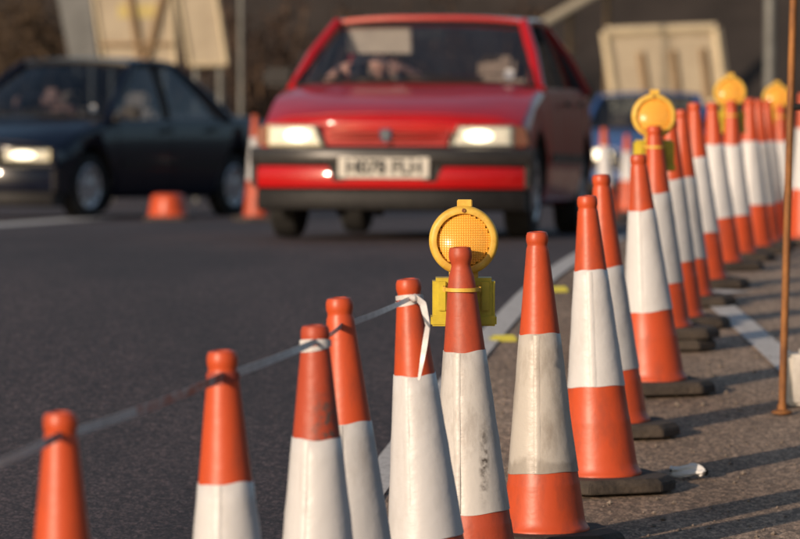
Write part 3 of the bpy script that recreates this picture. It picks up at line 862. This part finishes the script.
    def roof(u, v):
        y = yt + (yr - yt) * v
        y += -ctrp(u, .07) * (1 - v) + ctrp(u, .05) * v
        hw = hwt + .035 + .02 * math.sin(math.pi * v)
        a = abs(2 * u - 1)
        return (hw * (2 * u - 1), y, ztop - .018 + .045 * math.sin(math.pi * min(1, max(0, .15 + .8 * v))) + .03 * (1 - a ** 3) - .02 * (a > .98))
    MB().grid(roof, 20, 14, thick=(0, 0, -.025)).build('roof', paint, th, smooth=50)
    pil = []
    for s in (-1, 1):
        def P(y, z, w): return Vector((s * w, y, z))
        tf = P(yt - .005, ztop - .012, hwt + .018); tr_ = P(yr + .01, ztop - .012, hwt + .018)
        bf = P(yb + .02, zs_f - .01, ws_f + .0); br = P(yq, zs_r - .01, ws_r)
        nm = 'pillar'
        MB().tube([bf, bf.lerp(tf, .5) + Vector((s * .012, -.012, .012)), tf], [.046, .040, .034], 10).build('pillar', paint, th, smooth=50)
        MB().tube([br + Vector((0, -.08, 0)), br.lerp(tr_, .5) + Vector((s * .01, -.03, .01)), tr_], [.10, .075, .045], 10, flat=.6).build('pillar', paint, th, smooth=50)
        inn = Vector((-s * .03, -.035, -.012))
        MB().tube([br + Vector((0, -.08, 0)) + inn, br.lerp(tr_, .5) + Vector((s * .01, -.03, .01)) + inn, tr_ + inn], [.10, .075, .045], 10, flat=.6).build('pillar_trim', M['interior'], th, smooth=50)
        ym = c['doors'][0][1] + .0
        ztm = ztop - .012 + .01; 
        bm_ = Vector((s * (fx[4](ym) - .035), ym, fx[3](ym) - .01)); tm = Vector((s * (hwt + .035), ym + .06, ztop - .005))
        MB().tube([bm_, bm_.lerp(tm, .5) + Vector((s * .012, 0, 0)), tm], [.040, .036, .034], 8).build('pillar', M['trim'], th, smooth=50)
        rail = [tf, P(yt + (yr - yt) * .3, ztop + .004, hwt + .043), P(yt + (yr - yt) * .7, ztop + .004, hwt + .043), tr_]
        MB().tube(rail, .030, 8).build('roof_rail', paint, th, smooth=50)
        def side(y0b, y0t, y1b, y1t):
            def f(u, v):
                y_b = y0b + (y1b - y0b) * u; y_t = y0t + (y1t - y0t) * u
                wb_ = fx[4](y_b) - .04; y = y_b + (y_t - y_b) * v
                zb_ = fx[3](y_b); return (s * (wb_ + (hwt + .03 - wb_) * v + .014 * math.sin(math.pi * v)), y, zb_ + (ztop - .01 - zb_) * v)
            return f
        MB().grid(side(yb + .10, yt + .06, ym - .03, ym + .03), 6, 5).build('side_window', M[c['glass']], th, smooth=60)
        MB().grid(side(ym + .03, ym + .09, yq - .18, yr - .04), 6, 5).build('side_window', M[c['glass']], th, smooth=60)
        if s in c.get('nomirror', ()): continue
        # mirror
        mx = s * (ws_f + .13)
        mir = MB().box((mx, yb + .24, zs_f + .075), (.20, .09, .125)).build('mirror', M[c['mirror']], th, smooth=40, bevel=.028)
        MB().box((s * (ws_f + .03), yb + .24, zs_f + .04), (.10, .05, .04)).build('mirror_arm', M['trim'], mir, smooth=30, bevel=.008)
        MB().box((mx, yb + .288, zs_f + .075), (.16, .006, .09)).build('mirror_glass', M['chrome'], mir, smooth=30)
    # black screen seal
    seal = MB()
    path = [wind(u / 12, 0) for u in range(13)] + [wind(1, v / 6) for v in range(1, 7)] + [wind(1 - u / 12, 1) for u in range(1, 13)] + [wind(0, 1 - v / 6) for v in range(1, 7)]
    seal.tube([Vector(p) + Vector((0, -.003, .002)) for p in path], .014, 6).build('screen_seal', M['trim'], wsn, smooth=50)
    # wipers, tax disc, dash, seats, steering wheel
    for x0, x1 in ((-.12, -.62), (.45, -.05)):
        w = MB(); 
        def wp(x, v): 
            q = wind((x / (ws_f - .02) + 1) / 2, v); return Vector(q) + Vector((0, -.018, .01))
        w.tube([wp(x0, .01), wp((x0 + x1) / 2, .05), wp(x1, .07)], .009, 6).build('wiper', M['trim'], th, smooth=50)
    q = Vector(wind(.90, .16)); MB().lathe([(.034, -.004), (.034, 0), (.001, 0)], 20, axis='y', c=(q.x, q.y + .035, q.z)).build('tax_disc', M['disc_paper'], th, smooth=30)
    MB().grid(lambda u, v: ((ws_f - .06) * (2 * u - 1), yb + .05 + .42 * v - ctrp(u, .08) * (1 - v), zs_f + .0 - .10 * v * v), 12, 4, thick=(0, 0, -.28)).build('dashboard', M['interior'], th, smooth=50)
    sy = c['seat_y']
    for x in (-.36, .36):
        se = MB().box((x, sy - .20, .46), (.48, .50, .16)).build('seat', M['seat'], th, smooth=40, bevel=.05)
        MB().box((x, sy + .13, .76), (.47, .13, .52), rot=Matrix.Rotation(-.18, 3, 'X')).build('backrest', M['seat'], se, smooth=40, bevel=.05)
        MB().box((x, sy + .20, 1.09), (.25, .09, .16), rot=Matrix.Rotation(-.15, 3, 'X')).build('headrest', M['seat'], se, smooth=40, bevel=.035)
    MB().box((0, yq - .62, .62), (1.25, .16, .56), rot=Matrix.Rotation(-.25, 3, 'X')).build('rear_seat', M['seat'], th, smooth=40, bevel=.05)
    stw = MB(); n = 28; pts = []
    for i in range(n + 1):
        a = 2 * math.pi * i / n; pts.append(Matrix.Rotation(R(-25), 3, 'X') @ Vector((.19 * math.cos(a), 0, .19 * math.sin(a))) + Vector((-.36, sy - .50, .96)))
    stw.tube(pts, .014, 8)
    stw.tube([pts[0], Vector((-.36, sy - .47, .95)), pts[14]], .016, 6); stw.tube([Vector((-.36, sy - .48, .95)), Vector((-.36, sy - .80, .76))], .03, 8)
    stw.build('steering_wheel', M['interior'], th, smooth=50)
    if c.get('visor'):
        a = Vector(wind(.06, .97)); b = Vector(wind(.36, .97))
        mid = (a + b) / 2
        MB().box((mid.x, mid.y + .12, mid.z - .09), (.42, .02, .18), rot=Matrix.Rotation(.25, 3, 'X')).build('sun_visor', M['visor'], th, smooth=30, bevel=.008)
    MB().box((0, yt + .02, ztop - .085), (.20, .03, .06)).build('rear_view_mirror', M['trim'], th, smooth=30, bevel=.012)
    # nose: bumper, lights, grille, plate
    F = c['front']
    def bprism(nm, poly, y0, y1, m, par=None, bevel=.006, sub=16, sm=35):
        """solid strip from polygon (x range, z range) following the plan bend: poly = (x0,x1,z0,z1) or list"""
        mb = MB()
        if isinstance(poly, tuple):
            x0, x1, z0, z1 = poly
            vs = []; fs = []
            for i in range(sub + 1):
                x = x0 + (x1 - x0) * i / sub
                vs += [(x, y0, z0 + .012), (x, y0 - .012, z0 + (z1 - z0) * .3), (x, y0 - .012, z1 - (z1 - z0) * .3), (x, y0, z1 - .008), (x, y0 + .02, z1), (x, y1, z1), (x, y1, z0)]
            for i in range(sub):
                for e in range(7): fs.append((i * 7 + e, i * 7 + (e + 1) % 7, i * 7 + 7 + (e + 1) % 7, i * 7 + 7 + e))
            fs += [tuple(range(7)), tuple(range(sub * 7 + 6, sub * 7 - 1, -1))]
            mb.add(vs, fs); mb.xf(bend); return mb.build(nm, m, par or th, smooth=sm)
        mb.prism(poly, y0, y1); mb.xf(bend)
        return mb.build(nm, m, par or th, smooth=sm, bevel=bevel)
    bw = HW - .004
    bum = bprism('bumper', (-bw, bw, F['bz0'], F['bz1']), -.015, .20, paint)
    for s in (-1, 1):    # bumper returns along the wings
        MB().box((s * (HW - .02), .33, (F['bz0'] + F['strip'][1]) / 2), (.05, .26, F['strip'][1] - F['bz0'] - .02)).build('bumper_return', M['trim'] if F.get('dark') else paint, bum, smooth=30, bevel=.012)
    bprism('bumper_strip', (-bw - .012, bw + .012, F['strip'][0], F['strip'][1]), -.045, .20, M[F['stripm']], bum)
    bprism('valance', (-bw + .03, bw - .03, F['bz0'] - .13, F['bz0'] + .004), .0, .25, M['trim'], bum)
    if F.get('plate'):
        pz = F['pz']
        bprism('plate_recess', [(-.36, pz + .055), (.36, pz + .055), (.31, pz - .085), (-.31, pz - .085)], -.034, .1, M['trim'], bum, bevel=.004)
        pl = bprism('number_plate', [(-.275, pz - .062), (.275, pz - .062), (.275, pz + .062), (-.275, pz + .062)], -.066, -.05, M['plate'], None, bevel=.004)
        if F['plate'] is not True:
            cu = bpy.data.curves.new('plate_text', 'FONT'); cu.body = F['plate']; cu.align_x = 'CENTER'; cu.align_y = 'CENTER'; cu.size = .118; cu.extrude = .0015; cu.space_character = 1.02; cu.offset = .0022
            to = bpy.data.objects.new('plate_text', cu); COL.objects.link(to)
            dg = bpy.context.evaluated_depsgraph_get(); me = bpy.data.meshes.new_from_object(to.evaluated_get(dg))
            bpy.data.objects.remove(to)
            o = bpy.data.objects.new('lettering', me); COL.objects.link(o); o.parent = pl
            o.location = (0, -.0685, pz); o.rotation_euler = (math.pi / 2, 0, 0); o.scale = (.92, 1, 1); me.materials.clear(); me.materials.append(M['ink'])
    hz0, hz1, hx0, hx1 = F['hl']
    for s in (-1, 1):
        poly = [(s * hx0, hz0), (s * hx1, hz0), (s * hx1, hz1), (s * (hx0 + F['slant']), hz1)]
        hous = bprism('headlamp', poly, .035, .22, M['chrome'], None, bevel=.004)
        mx = (hx0 + hx1) / 2 - .01; mz = (hz0 + hz1) / 2; rx = (hx1 - hx0) * F['lit'][0]; rz = (hz1 - hz0) * F['lit'][1]
        gw = MB(); gw.grid(lambda u, v: bend(Vector((s * (hx0 + .02 + F['slant'] * (.3 + .7 * v) + (hx1 - hx0 - .035 - F['slant'] * (.3 + .7 * v)) * u), .031, hz0 + .014 + (hz1 - hz0 - .028) * v))), 12, 4, thick=(0, .004, 0)).build('lit_reflector', M['lit_reflector'], hous, smooth=60)
        bl = MB(); bl.lathe([(1, .0), (.8, -.018), (.4, -.028), (.001, -.03)], 28, axis='y')
        bl.xf(lambda p: bend(Vector((s * mx + p.x * rx, .034 + p.y, mz + p.z * rz)))); bl.build('bulb_glow', M['lit'], hous, smooth=60)
        pol2 = [(s * (hx0 + .006), hz0 + .004), (s * (hx1 - .004), hz0 + .004), (s * (hx1 - .004), hz1 - .004), (s * (hx0 + F['slant'] + .004), hz1 - .004)]
        bprism('lens', pol2, -.002, .0, M['clear'], hous, bevel=0)
        bprism('indicator', [(s * (hx1 + .004), hz0 + .004), (s * (HW - .012), hz0 + .01), (s * (HW - .035), hz1 - .012), (s * (hx1 + .004), hz1 - .004)], .035, .24, M[F.get('ind', 'indicator')], None, bevel=.004)
    gx = hx0 - .012
    if F.get('grille'):
        gr = bprism('grille', [(-gx, hz0 + .005), (gx, hz0 + .005), (gx + F['slant'] - .03, hz1 - .03), (-gx - F['slant'] + .03, hz1 - .03)], .045, .2, M[F['grm']], None, bevel=.003)
        for q in range(3):
            z = hz0 + .025 + q * (hz1 - hz0 - .05) / 3
            bprism('slat', (-gx + .0, gx - .0, z, z + .022), .032, .06, paint, gr)
        bd = bprism('badge', [(-.034, hz0 + .105), (.034, hz0 + .105), (.034, hz0 + .05), (0, hz0 + .018), (-.034, hz0 + .05)], .005, .04, M['badge'], None, bevel=.003)
        bprism('emblem', [(-.014, hz0 + .03), (-.004, hz0 + .05), (-.016, hz0 + .07), (-.006, hz0 + .095), (.012, hz0 + .092), (.006, hz0 + .078), (.018, hz0 + .07), (.006, hz0 + .06), (.014, hz0 + .034), (.004, hz0 + .046)],   .001, .006, M['steel'], bd, bevel=0)
    return th

def stations(L, zh, zbelt, zdeck, HW, nose_z, nose_s, zb=.19):
    """longitudinal stations: y, zb, wb, wm, zs, ws, zt"""
    return [(.06, zb + .04, HW - .12, HW - .045, nose_s, HW - .075, nose_z),
            (.14, zb + .02, HW - .09, HW - .030, nose_s + .045, HW - .062, nose_z + .058),
            (.40, zb, HW - .06, HW - .012, nose_s + .125, HW - .048, nose_z + .140),
            (.80, zb, HW - .05, HW - .002, (nose_s + zbelt) / 2 + .08, HW - .042, (nose_z + zh) / 2 + .075),
            (1.24, zb, HW - .05, HW, zbelt, HW - .040, zh),
            (2.3, zb, HW - .05, HW, zbelt + .02, HW - .038, zh + .02),
            (3.3, zb, HW - .05, HW - .002, zbelt + .035, HW - .042, zdeck - .01),
            (3.9, zb + .03, HW - .06, HW - .012, zbelt + .04, HW - .055, zdeck),
            (L - .12, zb + .06, HW - .08, HW - .035, zbelt + .01, HW - .085, zdeck - .015),
            (L - .03, zb + .08, HW - .12, HW - .07, zbelt - .05, HW - .125, zdeck - .075)]

def place(px, py, lx, ly, yaw):
    """location of a car whose local ground point (lx,ly) shows at the pixel; pitch from the road profile"""
    w = on_ground(px, py) if py is not None else None
    R2 = Matrix.Rotation(yaw, 3, 'Z'); o = w - R2 @ Vector((lx, ly, 0))
    return o
def seat_car(o, yaw, wf, wb):
    R2 = Matrix.Rotation(yaw, 3, 'Z')
    a = o + R2 @ Vector((0, wf, 0)); b = o + R2 @ Vector((0, wf + wb, 0))
    za, zb_ = zg(a.y), zg(b.y); pitch = math.atan2(zb_ - za, wb)
    z = za - math.tan(pitch) * wf
    return Vector((o.x, o.y, z - .003)), pitch

RED = dict(paint='red', L=4.41, W=1.70, st=stations(4.41, .972, .930, 1.0, .85, .690, .640), cabin=(1.26, 3.72), wr=.30, wf=.83, wb=2.67,
           bon=(.16, 1.17), doors=((1.30, 2.24), (2.255, 3.06)), gh=(1.22, 1.90, 3.02, 3.72, 1.375, .585), glass='glass', mirror='trim', mould='grey_trim', seat_y=2.25, visor=True, nomirror=(1,),
           front=dict(bz0=.30, bz1=.445, strip=(.435, .555), stripm='grey_trim', pz=.432, plate='H078 FLH', hl=(.560, .690, .375, .750), slant=.055, lit=(.23, .30), grille=True, grm='red', dark=True))
yawR = R(-8.5)
o = Vector((-.092, 26.6, 0)); o, pt = seat_car(o, yawR, RED['wf'], RED['wb'])
make_car('red_car', 'red saloon car with headlamps lit driving towards the camera', RED, o, yawR, pt)
def seat_point(o, yaw, x, y, z): return o + Matrix.Rotation(yaw, 3, 'Z') @ Vector((x, y, z)) + Vector((0, 0, math.tan(pt) * y))
make_person('driver in dark shirt with hands on the wheel of the red car', seat_point(o, yawR, -.36, 2.17, .42), (0, 0, yawR), 1.0)

BLK = dict(paint='black_paint', L=4.50, W=1.74, st=stations(4.50, .93, .90, .985, .87, .635, .575), cabin=(1.22, 3.52), wr=.30, wf=.88, wb=2.68,
           bon=(.16, 1.14), doors=((1.34, 2.30), (2.315, 3.16)), gh=(1.18, 2.00, 2.74, 3.52, 1.435, .57), glass='glass_dark', mirror='black_paint', mould='trim', seat_y=2.3,
           front=dict(bz0=.25, bz1=.47, strip=(.445, .485), stripm='black_paint', pz=.40, plate=True, hl=(.525, .630, .40, .80), slant=.02, ind='black_paint', lit=(.26, .34), grille=True, grm='trim'))
yawB = R(-27)
fw = at_y(91, 200, 40.0)
o = Vector((fw.x, 40.0, 0)) - Matrix.Rotation(yawB, 3, 'Z') @ Vector((.84, .88, 0)); o, pt = seat_car(o, yawB, BLK['wf'], BLK['wb'])
make_car('dark_car', 'dark blue black saloon turning at the left edge', BLK, o, yawB, pt)
make_person('driver seated in the dark saloon at the left', seat_point(o, yawB, -.36, 2.22, .42), (0, 0, yawB), 1.0)

BLU = dict(RED); BLU.update(paint='blue_paint', glass='glass_dark', visor=False, mould='trim')
BLU['front'] = dict(RED['front']); BLU['front'].update(plate=True, grm='trim', lit=(.36, .42))
yawU = R(-4)
o = Vector((at_y(646, 150, 54.0).x, 54.0, 0)); o, pt = seat_car(o, yawU, RED['wf'], RED['wb'])
make_car('blue_car', 'blurred blue car with lit headlamp behind the far cones', BLU, o, yawU, pt)

# ------------------------------------------------------------------ background: bank, scrub, signs, posts
def bank_z(x, y):
    t = max(0, min(1, (y - 84) / 22)); s = t * t * (3 - 2 * t)
    return zg(y) - .3 + s * 11 + .5 * s * (math.sin(x * .31 + 1) + math.sin(x * .13 + y * .2))
mb = MB(); mb.grid(lambda u, v: (-70 + 140 * u, 82 + 48 * v, bank_z(-70 + 140 * u, 82 + 48 * v) + random.uniform(-.15, .15)), 90, 36)
struct(mb.build('embankment', M['bank'], smooth=70))

mb = MB(); mb.grid(lambda u, v: (15.5 + 34 * v, -40 + 128 * u, zg(-40 + 128 * u) - .3 + 10 * (v * v * (3 - 2 * v)) + random.uniform(-.12, .12) * (v > 0)), 90, 20)  # unseen right-hand bank, added to darken what the dark saloon's side reflects
struct(mb.build('embankment', M['bank'], smooth=70))

def shrub(px, Y, h, w, label, m='twig', n=520, bare=False):
    x = at_y(px, 100, Y).x; z0 = bank_z(x, Y) if Y > 83 else zg(Y) - .012
    th = thing('shrub', label, 'shrub', (x, Y, z0 - .05), (0, 0, random.uniform(0, 6)), 'leafless shrubs on the bank')
    st = MB(); ends = []
    for i in range(9):
        a = random.uniform(0, 6.28); sp = random.uniform(.15, .5) * w
        p1 = Vector((math.cos(a) * sp * .35, math.sin(a) * sp * .35, h * .4)); p2 = Vector((math.cos(a) * sp, math.sin(a) * sp, h * random.uniform(.7, 1)))
        st.tube([Vector((0, 0, 0)), p1, p2], [.06, .035, .012], 6); ends += [(Vector((0, 0, 0)), p1), (p1, p2), (p1, p2)]
    st.build('stem', M['bark' if not bare else 'twig_tan'], th, smooth=60)
    tw = MB()
    for i in range(n):
        a, b = random.choice(ends); p = a.lerp(b, random.random())
        d = Vector((random.gauss(0, 1), random.gauss(0, 1), random.gauss(.5, .8))).normalized()
        l = random.uniform(.25, .7) * h * .35; s = d.cross(Vector((random.random(), random.random(), random.random()))).normalized() * random.uniform(.008, .03)
        q = p + d * l
        tw.add([p - s, p + s, q], [(0, 1, 2)])
        for k in range(3):
            c = p.lerp(q, random.uniform(.3, 1)); e = Vector((random.gauss(0, 1), random.gauss(0, 1), random.gauss(0, 1))).normalized() * random.uniform(.04, .12)
            f = e.cross(d).normalized() * random.uniform(.02, .06); tw.add([c, c + e + f, c + 2 * e, c + e - f], [(0, 1, 2, 3)])
    tw.build('twigs', M[m], th, smooth=0, fix=False)
sh = [(22, 74, 3.6, 2.6, 'tan leafless shrub at the top left behind the dark saloon', 'twig_tan', True),
      (-25, 78, 3.8, 3.0, 'tan leafless shrub cut by the left frame edge', 'twig_tan', True),
      (262, 80, 3.6, 2.8, 'dark scrub right of the thin grey post', 'twig', False),
      (330, 86, 3.5, 3.2, 'dark scrub above the left of the red roof', 'twig', False),
      (420, 85, 3.6, 3.2, 'dark scrub above the middle of the red roof', 'twig', False),
      (500, 87, 3.4, 3.0, 'dark scrub above the right of the red roof', 'twig', False),
      (60, 84, 3.6, 3.0, 'dark scrub behind the grey sign panel', 'twig', False),
      (150, 86, 3.6, 3.0, 'dark scrub behind the beige sign boards', 'twig', False)]
for a in sh: shrub(a[0], a[1], a[2], a[3], a[4], a[5], 420, a[6])

def board(name, label, corners, Y, m, frame=None, legs=(), ribs=(), struts=(), extra=None):
    """sign board whose face corners (photo pixels) lie at distance Y; legs reach the ground"""
    pts = [at_y(x, y, Y) for x, y in corners]
    cx = sum(p.x for p in pts) / len(pts); base = Vector((cx, Y, zg(Y) - .012))
    th = thing(name, label, 'sign', base)
    loc = [p - base for p in pts]
    MB().prism([(p.x, p.z) for p in loc], -.015, .015).build('panel', m, th, smooth=30, bevel=.004)
    if frame:
        for a, b in zip(loc, loc[1:] + loc[:1]):
            d = (b - a)
            MB().tube([a + Vector((0, -.04, 0)), b + Vector((0, -.04, 0))], frame, 4).build('frame_bar', M['board_frame'], th, smooth=0)
    for (x0, y0, x1, y1, r, mm) in ribs:
        a = at_y(x0, y0, Y) - base; b = at_y(x1, y1, Y) - base
        MB().tube([a + Vector((0, -.06, 0)), b + Vector((0, -.06, 0))], r, 6).build('stiffener', M[mm], th, smooth=40)
    for x in legs:
        a = at_y(x, 60, Y) - base
        MB().tube([Vector((a.x, .06, 0)), Vector((a.x, .06, a.z + .3))], .04, 8).build('leg', M['steel'], th, smooth=40)
    if extra:
        q = [at_y(x, y, Y) - base for x, y in extra[0]]
        MB().prism([(p.x, p.z) for p in q], -.024, -.017).build('label_panel', M[extra[1]], th, smooth=30)
    return th
board('sign_board', 'tall beige sign board with brown diagonal struts behind the dark saloon', [(104, 64), (176, 64), (168, -70), (84, -70)], 62.0, M['board'], .03, (112, 165),
      ribs=[(124, -40, 141, 64, .05, 'timber'), (172, -40, 146, 64, .05, 'timber'), (100, 44, 172, 44, .03, 'timber')], extra=([(118, 4), (158, 4), (158, 18), (118, 18)], 'sticker'))
board('sign_board', 'narrow beige sign board next to the thin grey post', [(190, 65), (227, 64), (206, -70), (168, -70)], 60.0, M['board'], .03, (196, 220))
board('sign_board', 'grey sign panel at the left of the beige boards', [(70, 62), (98, 60), (84, -70), (44, -70)], 63.5, M['board_grey'], None, (76, 92))
board('sign_board', 'framed beige sign back standing above the far cones', [(617, 112), (726, 101), (716, 28), (605, 32)], 66.0, M['board'], .075, (640, 705),
      ribs=[(640, 52, 648, 110, .05, 'timber'), (672, 50, 678, 104, .05, 'timber'), (702, 48, 708, 100, .05, 'timber')])
def post(px, Y, r, h, label, m='steel'):
    x = at_y(px, 60, Y).x
    th = thing('lamp_post', label, 'post', (x, Y, zg(Y) - .012))
    MB().lathe([(r * 1.6, 0), (r * 1.6, .5), (r * 1.1, .55), (r, .6), (r * .8, h)], 14).build('column', M[m], th, smooth=40)
    MB().lathe([(r * 2.2, 0), (r * 2.2, .03), (r * 1.7, .04)], 14).build('foot', M[m], th, smooth=40)
post(241, 58, .035, 5.0, 'thin grey post standing left of the red car')
post(770, 60, .085, 6.0, 'grey green post behind the fourth amber lamp')
# pale handrail climbing the bank
a = at_y(528, 32, 84.0); b = at_y(612, -16, 86.5)
hr = thing('handrail', 'pale timber handrail sloping up the bank beyond the red car', 'handrail', (a.x, a.y, bank_z(a.x, a.y)))
oo = Vector(hr.location)
MB().tube([a - oo, b - oo], .13, 8, flat=.6).build('rail', M['board_frame'], hr, smooth=40)
for t in (.05, .5, .95):
    q = a.lerp(b, t); gz = bank_z(q.x, q.y) - .2
    MB().tube([Vector((q.x, q.y + .1, gz)) - oo, q + Vector((0, .1, 0)) - oo], .06, 8).build('rail_post', M['timber'], hr, smooth=40)
